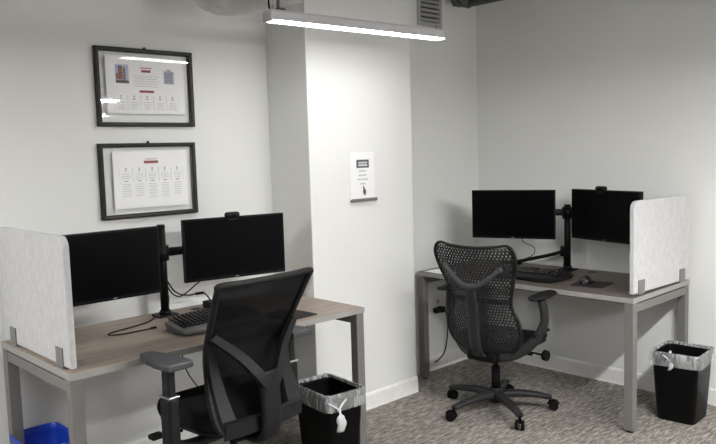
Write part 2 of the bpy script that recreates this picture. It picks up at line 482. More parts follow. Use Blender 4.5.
# sign on the column
t = thing('wall_sign', 'white paper notice in a clear holder on the bright column', 'sign', (3.045, YC, 1.275))
b = bm_new(); box(b, -.106, .106, -.0022, -.0006, 0, .292, .0005, 1); obj('backing_sheet', b, 'white', t)
b = bm_new(); box(b, -.104, .1, -.0034, -.0024, .012, .29); pg = obj('printed_sheet', b, 'paper', t)
b = bm_new(); box(b, -.106, .106, -.0150, -.0006, -.002, .010, .002); box(b, -.106, .106, -.017, -.0150, -.002, .016, .0008, 1); obj('shaded_holder_lip', b, 'clamp', t)  # lip of the clear holder coloured grey to stand for its shadow
b = bm_new(); box(b, -.05, .052, -.0042, -.0034, .196, .244); obj('heading_box', b, 'inkd', pg)
b = bm_new(); box(b, -.034, .038, -.0048, -.0042, .222, .232); box(b, -.034, .038, -.0048, -.0042, .206, .218); obj('heading_text', b, 'ink', pg)
b = bm_new()
for z, w, segs in ((.178, .062, 1), (.152, .066, 2), (.128, .088, 3), (.102, .044, 1)):
    s = -w / 2
    for k in range(segs):
        e = s + w / segs - .005; box(b, s, e, -.0042, -.0034, z - .0045, z + .0045); s = e + .005
obj('notice_text', b, 'ink', pg)
b = bm_new(); prism(b, [(-.004, .03), (.004, .034), (.008, .018), (.016, .012), (.02, -.004), (.014, -.024), (.002, -.02), (-.008, -.002), (-.004, .004)], .0008,
      Matrix.Translation((.004, -.0034, .056)) @ Matrix.Rotation(R(90), 4, 'X')); obj('pointer_icon', b, 'inkd', pg)

# ------------------------------------------------------------------ desks
def desk(label, W, D, H, wood_m, loc, rotz):
    t = thing('desk', label, 'desk', loc, rotz, 'office desks')
    th, lw = .028, .05
    b = bm_new(); box(b, -W / 2 + .002, W / 2 - .002, -D / 2 + .002, D / 2 - .002, H - th + .001, H, .0015, 1); top = obj('tabletop', b, wood_m, t)
    b = bm_new(); q = .002
    box(b, -W / 2, W / 2, -D / 2, -D / 2 + q, H - th, H - .0008); box(b, -W / 2, W / 2, D / 2 - q, D / 2, H - th, H - .0008)
    box(b, -W / 2, -W / 2 + q, -D / 2 + q, D / 2 - q, H - th, H - .0008); box(b, W / 2 - q, W / 2, -D / 2 + q, D / 2 - q, H - th, H - .0008)
    obj('edge_band', b, 'edge', top)
    b = bm_new(); cyl(b, (.18, D / 2 - .09, H - .002), (.18, D / 2 - .09, H + .002), .03, seg=24); obj('cable_grommet', b, 'black', top)
    zr = H - th - .010
    for sx in (-1, 1):
        xa, xb = (-W / 2 + .002, -W / 2 + .002 + lw) if sx < 0 else (W / 2 - .002 - lw, W / 2 - .002)
        for sy in (-1, 1):
            ya, yb = (-D / 2 + .004, -D / 2 + .004 + lw) if sy < 0 else (D / 2 - .004 - lw, D / 2 - .004)
            b = bm_new(); box(b, xa, xb, ya, yb, .012, H - th, .0025); lg = obj('leg', b, 'frame', t)
            b = bm_new(); cyl(b, ((xa + xb) / 2, (ya + yb) / 2, 0), ((xa + xb) / 2, (ya + yb) / 2, .013), .017); obj('levelling_foot', b, 'foot', lg)
        b = bm_new(); box(b, xa + .002, xb - .002, -D / 2 + .004 + lw, D / 2 - .004 - lw, zr - .045, zr, .002); obj('side_rail', b, 'frame', t)
    for y in (-D / 2 + .16, D / 2 - .12):
        b = bm_new(); box(b, -W / 2 + lw, W / 2 - lw, y, y + .035, H - th - .042, H - th - .002, .002); obj('cross_rail', b, 'frame', t)
    return t
HL, HR = .762, .745
LW, LD = 1.545, .76
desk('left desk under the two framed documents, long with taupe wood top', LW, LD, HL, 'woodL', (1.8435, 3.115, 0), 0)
RA = R(-90 + .5)
RW, RD = 1.530, .735
RC = Vector((4.078, 2.583, 0))
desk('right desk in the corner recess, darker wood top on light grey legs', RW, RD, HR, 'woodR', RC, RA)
def rd(x, y, z=0):   # a point in the right desk's own directions: x along its front from its middle, y towards the wall
    return RC + Matrix.Rotation(RA, 3, 'Z') @ Vector((x, y, z))

def divider(label, L, H, loc, rotz, brackets):
    """felt screen: local x along its length, standing on brackets"""
    t = thing('desk_divider', label, 'desk divider', loc, rotz, 'felt desk dividers')
    b = bm_new(); th = .026
    pts = []
    r = .045
    pts = [(0, 0), (L, 0)] + [(L - r + r * math.cos(a), H - r + r * math.sin(a)) for a in [R(90 * k / 8) for k in range(9)]] + [(r - r * math.sin(a), H - r + r * math.cos(a)) for a in [R(90 * k / 8) for k in range(9)]]
    prism(b, pts, th, Matrix.Translation((0, th / 2, 0)) @ Matrix.Rotation(R(90), 4, 'X'), .004)
    obj('felt_panel', b, 'felt', t)
    for x in brackets:
        b = bm_new()
        for s in (-1, 1): box(b, x - .034, x + .034, s * (th / 2 + .0025) - .002, s * (th / 2 + .0025) + .002, -.008, .072, .001, 1)
        s = brackets_in
        box(b, x - .022, x + .022, min(0, s * .075), max(0, s * .075), -.010, -.004, .001, 1)
        obj('bracket', b, 'clamp', t)
    return t
brackets_in = 1
divider('pale felt divider on the left end of the left desk, lit white', 0.73, .508, (1.0985, 3.49, HL + .0105), R(-90), (.125, .635))
brackets_in = 1
p = rd(RW / 2 - .036, -RD / 2 + .055)
divider('grey felt divider on the right desk end, above the bin with a white knot', .655, .504, (p.x, p.y, HR + .0105), RA + R(87.3), (.08, .56))

# ------------------------------------------------------------------ monitors
def monitor(label, loc, ang, W=.545, H=.318, **kw):
    """local: x along the screen as the viewer sees it, -y out of the glass; origin at the panel centre"""
    t = thing('monitor', label, 'monitor', loc, ang, 'wide black monitors')
    b = bm_new(); box(b, -W / 2, W / 2, -.006, .022, -H / 2, H / 2, .003); box(b, -W * .36, W * .36, .022, .046, -H * .34, H * .34, .012); obj('housing', b, 'bezel', t)
    bz, bb_ = .0085, .016
    b = bm_new(); box(b, -W / 2 + bz, W / 2 - bz, -.0068, -.005, -H / 2 + bb_, H / 2 - bz); obj('screen', b, 'screen', t)
    b = bm_new(); prism(b, [(.011 * math.cos(a), .0035 * math.sin(a)) for a in [2 * PI * k / 16 for k in range(16)]], .001, Matrix.Translation((0, -.0062, -H / 2 + .008)) @ Matrix.Rotation(R(90), 4, 'X')); obj('logo', b, 'logo', t)
    b = bm_new(); box(b, -.05, .05, .046, .056, -.05, .05, .003); obj('mount_plate', b, 'black', t)
    return t
MON = dict(LL=(Vector((1.440, 3.11, 1.096)), R(0)), LR=(Vector((2.155, 3.205, 1.094)), R(-12)),
           RL=(Vector((4.045, 2.800, 1.130)), R(-69)), RR=(Vector((4.222, 2.248, 1.129)), R(-104.5)))
for k, lab in (('LL', 'black monitor beside the white felt divider on the left desk'),
               ('LR', 'black monitor with webcam under the lower framed document'),
               ('RL', 'black monitor behind the patterned mesh chair, without webcam'),
               ('RR', 'black monitor with webcam, partly behind the grey felt divider')):
    monitor(lab, MON[k][0], MON[k][1], {'LL': .455, 'LR': .555}.get(k, .545), .310 if k == 'LL' else .318)

def webcam(label, k, dx):
    c, a = MON[k]; p = c + Matrix.Rotation(a, 3, 'Z') @ Vector((dx, 0, 0))
    t = thing('webcam', label, 'webcam', (p.x, p.y, c.z + .149), a, 'webcams')
    b = bm_new(); box(b, -.040, .040, -.018, .016, .002, .034, .0135, 4); obj('body', b, 'black', t, True)
    b = bm_new(); cyl(b, (0, -.021, .018), (0, -.017, .018), .009); obj('lens', b, 'screen', t)
    b = bm_new(); box(b, -.022, .022, -.011, -.0075, -.008, .008, .001, 1); box(b, -.022, .022, -.011, .03, .0005, .007, .001, 1); obj('clip', b, 'black', t)
webcam('small black webcam clipped on the left desk monitor', 'LR', -.012)
webcam('small black webcam clipped on the right desk monitor', 'RR', -.028)

def monitor_arm(label, base, top, mons, zarm):
    bx, by, bz = base
    t = thing('monitor_stand', label, 'monitor stand', base, 0, 'dual monitor stands')
    b = bm_new(); box(b, -.055, .055, -.045, .045, 0, .010, .004); cyl(b, (0, 0, .01), (0, 0, .03), .032, .026); obj('base_plate', b, 'black', t)
    b = bm_new(); cyl(b, (0, 0, .01), (0, 0, top), .021); obj('pole', b, 'black', t)
    b = bm_new(); cyl(b, (0, 0, top), (0, 0, top + .012), .0225, .019); obj('pole_cap', b, 'black', t)
    b = bm_new(); cyl(b, (0, 0, zarm - .04), (0, 0, zarm + .035), .034); box(b, -.03, .03, -.012, .012, zarm - .02, zarm + .02, .004); obj('collar', b, 'black', t)
    for k in mons:
        c, a = MON[k]; m = Matrix.Rotation(a, 3, 'Z')
        e = c + m @ Vector((0, .062, 0)) - Vector(base); e.z = zarm
        kn = Vector((e.x * .5, e.y * .5, zarm)) + (m @ Vector((0, .045, 0)))
        if kn.y + by > YA - .05: kn.y = YA - .05 - by
        if kn.x + bx > XC - .05: kn.x = XC - .05 - bx
        b = bm_new(); sweep(b, [(0, 0, zarm), kn], .016, .022, seg=14, square=.3); sweep(b, [kn, e], .014, .019, seg=14, square=.3)
        arm = obj('support_arm', b, 'black', t)
        b = bm_new(); cyl(b, (kn.x, kn.y, zarm - .032), (kn.x, kn.y, zarm + .030), .024); cyl(b, (e.x, e.y, zarm - .03), (e.x, e.y, zarm + .03), .02); obj('joint', b, 'black', arm)
        f = c + m @ Vector((0, .057, 0)) - Vector(base)
        b = bm_new(); sweep(b, [e, f], .02, .03, seg=12); obj('tilt_head', b, 'black', arm)
    return t
PL = (1.832, 3.385, HL); PR = (4.335, 2.572, HR)
monitor_arm('black pole stand holding both monitors of the left desk', PL, .455, ('LL', 'LR'), .325)
monitor_arm('black pole stand holding both monitors of the right desk', PR, .425, ('RL', 'RR'), .385)

# ------------------------------------------------------------------ keyboards, mice, pads
def keyboard(label, loc, rotz, W=.45, D=.2, body='silver', ergo=.02, rise=1.):
    t = thing('keyboard', label, 'keyboard', loc, rotz, 'ergonomic keyboards')
    def zt(x, y):  # domed, curved ergonomic deck, higher in the middle and at the back
        u = x / (W / 2); v = (y + D / 2) / D
        return .024 * rise + .030 * rise * v * (1.15 - .3 * v) + ergo * rise * (1 - u * u) * (.4 + .6 * v)
    def yo(x): return -.022 * (1 - (x / (W / 2)) ** 2)   # wave of the front edge
    b = bm_new(); nx, ny = 28, 10
    rings = []
    top = {}; bot = {}
    for i in range(nx + 1):
        for j in range(ny + 1):
            u = -1 + 2 * i / nx; v = j / ny
            # rounded-corner plan
            k = (abs(2 * v - 1)) ** 6 * .05
            x = u * (W / 2) * (1 - k); cr = abs(u) ** 6 * .07
            y = (-D / 2 + v * D) * (1 - cr) + yo(x)
            top[i, j] = b.verts.new((x, y, zt(x, y) - .006 * (abs(u) ** 8) - .009 * (abs(2 * v - 1)) ** 8))
            bot[i, j] = b.verts.new((x * .97, y * .97, .004))
    for i in range(nx):
        for j in range(ny):
            b.faces.new((top[i, j], top[i + 1, j], top[i + 1, j + 1], top[i, j + 1])).smooth = True
            b.faces.new((bot[i, j], bot[i, j + 1], bot[i + 1, j + 1], bot[i + 1, j]))
    for i in range(nx):
        b.faces.new((top[i, 0], bot[i, 0], bot[i + 1, 0], top[i + 1, 0])); b.faces.new((top[i, ny], top[i + 1, ny], bot[i + 1, ny], bot[i, ny]))
    for j in range(ny):
        b.faces.new((top[0, j], top[0, j + 1], bot[0, j + 1], bot[0, j])); b.faces.new((top[nx, j], bot[nx, j], bot[nx, j + 1], top[nx, j + 1]))
    obj('body', b, body, t)
    kb = [bm_new() for _ in range(3)]
    for r in range(6 if D < .22 else 5):
        y = D / 2 - .020 - r * .027
        x = -W / 2 + .022
        while x < W / 2 - .03:
            w = .0165
            if r == (5 if D < .22 else 4) and -.07 < x < .03: w = .05
            if not (-.012 < x + w / 2 - .035 < .012 and r < (5 if D < .22 else 4)) and not (abs(x - .125) < .008):
                cx = x + w / 2; yy = y + yo(cx); z = zt(cx, yy)
                sl = math.atan(.1)
                box(kb[(cx > .035) + (cx > .125)], -w / 2, w / 2, -.0105, .0105, -.001, .0085, .002, 1, Matrix.Translation((cx, yy, z)) @ Matrix.Rotation(sl, 4, 'X') @ Matrix.Rotation(-R(12) * cx / (W / 2), 4, 'Y'))
            x += w + .0045
    for q in kb: obj('key_cluster', q, 'keys', t)
    b = bm_new()
    for s in (-1, 1): box(b, s * W * .3 - .03, s * W * .3 + .03, -D / 2 + .02, D / 2 - .02, 0, .006, .002, 1)
    obj('rubber_feet', b, 'foot', t)
    return t
k1 = keyboard('curved keyboard with silvery body on the left desk', (1.885, 2.992, HL), R(-2), .46, .215, 'silver')
k2 = keyboard('dark curved keyboard with palm rest on the right desk', (3.985, 2.625, HR), RA + R(2), .50, .24, 'plast', .02, .6)
b = bm_new()
prism(b, [(-.225, -.155), (-.12, -.165), (0, -.15), (.12, -.165), (.225, -.155), (.232, -.118), (.12, -.123), (0, -.138), (-.12, -.123), (-.232, -.118)], .02, Matrix.Translation((0, .0, .001)), .006)
obj('palm_rest', b, 'blackm', k2, True)

def mouse(label, loc, rotz):
    t = thing('computer_mouse', label, 'mouse', loc, rotz)
    b = bm_new(); L, W_, H_ = .122, .078, .046; rings = []
    for i in range(15):
        a = PI * i / 14; y = -math.cos(a) * L / 2; s = math.sin(a) ** .62; rings.append([(math.cos(q) * W_ / 2 * s * (1 - .12 * (y / L)), y, max(0, math.sin(q)) * H_ * s * (1 - .5 * (y / L)) + .001) for q in [2 * PI * k / 20 for k in range(20)]])
    rings[0] = [(x * .2, y, .004) for x, y, z in rings[1]]; rings[-1] = [(x * .2, y, .004) for x, y, z in rings[-2]]
    loft(b, rings); obj('shell', b, 'mouse', t, True)
    b = bm_new(); cyl(b, (-.004, .03, .032), (.004, .03, .032), .009, seg=14); obj('scroll_wheel', b, 'foot', t)
    b = bm_new(); box(b, -.0006, .0006, .012, .05, .020, .0375); obj('button_seam', b, 'foot', t)
def pad(label, loc, rotz, w, d):
    b = bm_new(); prism(b, rrect(w, d, .012), .003, None, .0008)
    o = obj('mouse_pad', b, 'padm', None, loc=loc, rot=(0, 0, rotz)); tag(o, label, 'mouse pad', 'dark mouse pads'); return o
pad('dark mouse pad beside the dark keyboard, under a plum-black mouse', (3.970, 2.195, HR), R(8), .20, .20)
mouse('shiny plum-black computer mouse on its pad on the right desk', (3.985, 2.235, HR + .0032), R(-75))
pad('dark mouse pad on the left desk, beyond the tall chair back', (2.245, 2.895, HL), R(3), .20, .22)

# cables and small things on the desks
def zc(p, z): return (p[0], p[1], z)
cable('charging_cable', [(1.86, 3.44, HL + .004), (1.79, 3.40, HL + .004), (1.70, 3.31, HL + .004), (1.585, 3.265, HL + .004), (1.47, 3.235, HL + .004), (1.445, 3.20, HL + .004), (1.49, 3.17, HL + .004), (1.57, 3.165, HL + .004), (1.635, 3.165, HL + .004)], .0032, 'thin black cable looped on the left desk beside the keyboard')
t = bpy.data.objects['charging_cable']
b = bm_new(); box(b, 1.632, 1.662, 3.158, 3.172, HL + .0008, HL + .010, .003); obj('plug', b, 'black', t)
z = HL
bd = thing('docking_box', 'small black box behind the keyboard on the left desk', 'adapter', (2.10, 3.36, HL))
b = bm_new(); box(b, -.035, .035, -.05, .05, .0, .036, .005); obj('casing', b, 'black', bd)
b = bm_new(); box(b, -.012, .012, -.0515, -.0495, .012, .022); obj('port', b, 'screen', bd)
mc = [cable('monitor_cable', [(2.12, 3.25, 1.0), (2.02, 3.34, .92), (1.93, 3.40, .845), (1.87, 3.415, .90), (1.855, 3.405, 1.0), (1.85, 3.41, 1.06)], .0035, 'black cable drooping from the webcam monitor to the left pole', group='monitor cables'),
      cable('monitor_cable', [(1.855, 3.41, .955), (1.90, 3.40, .875), (1.97, 3.395, .845), (2.06, 3.39, .845), (2.10, 3.385, .80)], .004, 'black cable running from the left pole to the small black box', group='monitor cables'),
      cable('monitor_cable', [(1.85, 3.42, .93), (1.875, 3.42, .845), (1.865, 3.425, .79), (1.85, 3.44, HL + .005)], .0035, 'black cable hanging straight down beside the left pole', group='monitor cables')]
b = bm_new(); cyl(b, (2.02, 3.394, .845), (2.065, 3.39, .845), .0075, seg=12); obj('connector', b, 'black', mc[1])
# right desk
cable('cable_bundle', [(4.352, 2.60, .885), (4.345, 2.625, .862), (4.345, 2.72, .832), (4.35, 2.86, .795), (4.345, 3.0, .762), (4.32, 3.1, .76)], .013, 'thick black cable bundle sloping from the right pole down to the desk')
t = bpy.data.objects['cable_bundle']
b = bm_new(); sweep(b, [(4.347, 2.612, .90), (4.347, 2.617, .835)], .017, seg=10); obj('tie_wrap', b, 'black', t)
b = bm_new(); sweep(b, catmull([(4.35, 2.61, .85), (4.37, 2.62, .80), (4.40, 2.64, .752)], 6), .004, seg=8); obj('loose_lead', b, 'cable', t)
cable('monitor_cable', [(4.14, 2.79, .985), (4.22, 2.84, .93), (4.29, 2.80, .885), (4.33, 2.83, .83), (4.35, 2.90, .795)], .0028, 'thin cable hooking down from the monitor without webcam', group='monitor cables')
b = bm_new(); box(b, 4.335, 4.375, 2.955, 2.985, HR, HR + .026, .004); tag(obj('cable_adapter', b, 'black'), 'tiny black adapter on the cable bundle behind the dark keyboard', 'adapter')
b = bm_new(); box(b, -.075, .075, -.10, .10, 0, .0012); q = rd(-.62, -.27); tag(obj('paper_sheet', b, 'paper', None, loc=(q.x, q.y, HR), rot=(0, 0, RA + R(85))), 'white paper sheet on the right desk behind the patterned chair', 'paper')

# outlet and power lead in the recess
t = thing('wall_outlet', 'grey wall outlet with black plug under the right desk', 'outlet', (3.975, YB, .40))
b = bm_new(); box(b, -.04, .04, -.006, 0, 0, .12, .002); obj('plate', b, 'white', t)
b = bm_new(); box(b, -.016, .016, -.0075, -.006, .016, .048, .0005, 1); box(b, -.016, .016, -.0075, -.006, .072, .104, .0005, 1); obj('socket', b, 'vent', t)
t = thing('power_lead', 'black power plug and lead hanging under the right desk', 'cable', (3.975, YB, .40))
b = bm_new(); box(b, -.022, .022, -.06, -.008, .014, .054, .006); box(b, -.065, -.02, -.055, -.015, .016, .052, .006); obj('plug', b, 'black', t)
b = bm_new(); sweep(b, catmull([(.02, -.035, .03), (.06, -.03, .0), (.075, -.03, -.1), (.06, -.03, -.22), (.02, -.035, -.29), (-.05, -.04, -.325), (-.10, -.05, -.32)], 8), .0045, seg=8); obj('lead', b, 'cable', t)
cable('hanging_cable', [(1.80, 3.2, .70), (1.82, 3.22, .60), (1.87, 3.26, .48), (1.96, 3.3, .36), (2.08, 3.36, .2), (2.16, 3.4, .012)], .0035, 'thin black cable hanging below the left desk')

# ------------------------------------------------------------------ chairs: shared base
def star_base(t, R0, a0, legm, r_hub=.045, seat_z=.40, cast='blackm'):
    b = bm_new(); cyl(b, (0, 0, .055), (0, 0, .125), r_hub, r_hub * .8, 24); cyl(b, (0, 0, .125), (0, 0, .14), r_hub * .8, .034, 24); obj('base_hub', b, legm, t)
    b = bm_new(); cyl(b, (0, 0, .13), (0, 0, .27), .026); cyl(b, (0, 0, .26), (0, 0, seat_z), .015); obj('gas_lift', b, 'blackm', t)
    for k in range(5):
        a = a0 + 2 * PI * k / 5; d = Vector((math.cos(a), math.sin(a), 0))
        b = bm_new()
        sweep(b, catmull([d * .02 + Vector((0, 0, .098)), d * .12 + Vector((0, 0, .104)), d * .24 + Vector((0, 0, .094)), d * R0 + Vector((0, 0, .078))], 5), .027, .019, seg=14, square=.3, scale=[1.25 - .5 * i / 15 for i in range(16)])
        obj('base_leg', b, legm, t)
        cp = d * (R0 - .005); sw = a + 1.1 + k * .5     # swivel of the caster
        f = Vector((math.cos(sw), math.sin(sw), 0)); s = Vector((-f.y, f.x, 0)); wc = cp - f * .018 + Vector((0, 0, .0285))
        b = bm_new(); cyl(b, cp + Vector((0, 0, .05)), cp + Vector((0, 0, .09)), .009, seg=12)
        hood = [wc + f * (.031 * math.cos(q)) + Vector((0, 0, .031 * math.sin(q))) for q in [R(10 + 16 * i) for i in range(11)]]
        sweep(b, hood, .008, .0025, up=s, seg=8); box(b, -.008, .008, -.008, .008, .03, .056, .003, 2, Matrix.Translation((cp.x, cp.y, 0)))
        c = obj('caster', b, cast, t)
        for q in (-1, 1):
            b = bm_new(); cyl(b, wc + s * q * .009, wc + s * q * .025, .0285, .0265, 24); obj('wheel', b, cast, c)

def surf_grid(bm, f, nu, nv, smooth=True):
    vs = [[bm.verts.new(f(i / nu, j / nv)) for i in range(nu + 1)] for j in range(nv + 1)]
    for j in range(nv):
        for i in range(nu):
            q = bm.faces.new((vs[j][i], vs[j][i + 1], vs[j + 1][i + 1], vs[j + 1][i])); q.smooth = smooth
    return vs

def cushion(bm, w, d, z0, z1, y0=0., ex=4., n=44, lip=.03):
    """rounded seat pad: superellipse plan, domed edges, front waterfall"""
    def ring(s, z):
        out = []
        for k in range(n):
            a = 2 * PI * k / n; c, q = math.cos(a), math.sin(a)
            x = math.copysign(abs(c) ** (2 / ex), c) * w / 2 * s; y = math.copysign(abs(q) ** (2 / ex), q) * d / 2 * s
            zz = z - lip * max(0, (y / (d / 2)) - .35) ** 2 * 1.6 + .012 * (x / (w / 2)) ** 2
            out.append((x, y + y0, zz))
        return out
    h = z1 - z0
    rings = [ring(.90, z0), ring(.97, z0 + .12 * h), ring(1, z0 + .4 * h), ring(1, z0 + .62 * h), ring(.975, z0 + .85 * h), ring(.93, z0 + .96 * h), ring(.8, z1), ring(.45, z1 - .002), ring(.1, z1 - .004)]
    loft(bm, rings)

# ------------------------------------------------------------------ left chair: mesh back with a Y-shaped spine
def task_chair(label, loc, rotz):
    t = thing('task_chair', label, 'office chair', loc, rotz)
    star_base(t, .31, R(72), 'plast', seat_z=.42)
    b = bm_new(); box(b, -.10, .10, -.16, .12, .40, .455, .015, 3); obj('tilt_mechanism', b, 'blackm', t)
    b = bm_new(); cushion(b, .49, .47, .455, .545, .05); obj('seat', b, 'fabric', t)
    b = bm_new(); cushion(b, .47, .45, .440, .462, .05, lip=.02); obj('seat_shell', b, 'plast', t)
    # back geometry
    def yb(z):
        pts = ((.46, -.225), (.58, -.175), (.68, -.138), (.79, -.135), (.92, -.198), (1.08, -.290))
        for (z0, y0), (z1, y1) in zip(pts, pts[1:]):
            if z <= z1: k = (z - z0) / (z1 - z0); return y0 + (y1 - y0) * k
        return -.27
    def hw(z):
        pts = ((.46, .205), (.55, .222), (.68, .205), (.80, .205), (.95, .224), (1.08, .238))
        for (z0, y0), (z1, y1) in zip(pts, pts[1:]):
            if z <= z1: k = (z - z0) / (z1 - z0); return y0 + (y1 - y0) * k
        return .24
    def S(x, z): return Vector((x, yb(z) + .02 * (x / .24) ** 2, z))
    # outline, counted round: bottom, right side, top, left side
    out = []
    for x in (-.17, -.08, 0, .08, .17): out.append(S(x, .470))
    for z in (.50, .58, .68, .78, .88, .98, 1.055): out.append(S(hw(z), z))
    for x in (.232, .12, 0, -.12, -.232): out.append(S(x, 1.078))
    for z in (1.055, .98, .88, .78, .68, .58, .50): out.append(S(-hw(z), z))
    b = bm_new(); sweep(b, catmull(out, 5, True), .0125, .013, up=(0, 1, 0), seg=12, closed=True, square=.25); obj('back_frame', b, 'plast', t)
    b = bm_new(); surf_grid(b, lambda u, v: S((2 * u - 1) * hw(.475 + .60 * v), .475 + .60 * v) + Vector((0, .004, 0)), 18, 26); obj('back_mesh', b, 'mesh', t)
    # lumbar U: broad lower band and two side bands behind the mesh
    b = bm_new()
    def band(path, w0, w1, thick, off):
        P = catmull(path, 6); n = len(P); rings = []
        for i, p in enumerate(P):
            a = P[max(i - 1, 0)]; c = P[min(i + 1, n - 1)]; tg = (c - a).normalized(); s = tg.cross(Vector((0, 1, 0))).normalized()
            w = w0 + (w1 - w0) * i / (n - 1)
            nn = Vector((0, 1, 0)); q = p + Vector((0, -off, 0))
            rings.append([q - s * w / 2, q - s * w / 2 * .8 - nn * thick, q + s * w / 2 * .8 - nn * thick, q + s * w / 2])
        loft(b, rings, smooth=False)
    for s in (-1, 1): band([S(s * .205, .84), S(s * .188, .74), S(s * .178, .62), S(s * .17, .50)], .035, .085, .014, .006)
    band([S(-.20, .49), S(-.08, .487), S(.08, .487), S(.20, .49)], .075, .075, .016, .008)
    obj('lumbar_frame', b, 'plast', t)
    # Y spine
    b = bm_new()
    V0 = Vector((0, -.255, .672))
    for s in (-1, 1):
        e = S(s * .212, .865) + Vector((0, -.012, 0))
        band([V0 + Vector((s * .012, 0, -.03)), V0 + Vector((s * .05, .008, .02)), (V0 + e) / 2 + Vector((s * .012, .004, .012)), e], .062, .036, .022, 0)
    P = [V0 + Vector((0, 0, .03)), V0 + Vector((0, -.004, -.08)), Vector((0, -.255, .47)), Vector((0, -.22, .415)), Vector((0, -.12, .405))]
    sweep(b, catmull(P, 6), .047, .017, up=(0, 1, 0.2), seg=14, square=.45, scale=[1 + .08 * math.sin(i) * 0 for i in range(25)])
    obj('back_spine', b, 'plast', t)
    for s in (-1, 1):
        x = -.348 if s < 0 else .275
        fy = .012 if s < 0 else .055
        a0 = len(t.children)
        b = bm_new(); sweep(b, catmull([(s * .09, -.06, .425), (s * .22, -.065, .425), (s * .30, -.068, .437), (x, -.07, .475)], 6), .028, .017, seg=12, square=.4); obj('arm_bracket', b, 'plast', t)
        b = bm_new(); box(b, x - .024, x + .024, -.105, -.035, .44, .645, .012, 3); ar = obj('arm_sleeve', b, 'plast', t)
        b = bm_new(); box(b, x - .0255, x + .0255, -.107, -.033, .643, .651, .003, 2); obj('collar', b, 'chrome', ar)
        b = bm_new(); box(b, x - .017, x + .017, -.095, -.045, .645, .765, .008, 3); box(b, x - .03, x + .03, -.12, .0, .752, .768, .006); obj('arm_post', b, 'plast', t)
        b = bm_new(); cyl(b, (x - s * .024, -.03, .612), (x - s * .055, -.03, .612), .018); obj('height_knob', b, 'blackm', t)
        b = bm_new()
        prism(b, [(-.052, -.165), (.052, -.165), (.060, -.13), (.050, .0), (.034, .075), (.024, .092), (-.022, .092), (-.032, .075), (-.050, 0), (-.060, -.13)], .030, Matrix.Translation((x, 0, .766)), .008)
        obj('arm_pad', b, 'pad', t)
        b = bm_new(); cyl(b, (s * .2, .08, .43), (s * .315, .085, .44), .007, seg=10); box(b, s * .32 - .028, s * .32 + .028, .062, .108, .43, .452, .008, 2); obj('lever', b, 'blackm', t)
        for c in list(t.children)[a0:]:
            if c.name.split('.')[0] in ('arm_sleeve', 'arm_post', 'arm_pad', 'height_knob'): 
                c.location.y += fy
                if s > 0: c.location.z -= .022
                elif c.name.split('.')[0] in ('arm_post', 'arm_pad'): c.location.z += .022
    return t
task_chair('tall black mesh task chair with Y-shaped spine pulled up to the left desk', (1.712, 2.63, 0), R(4.))

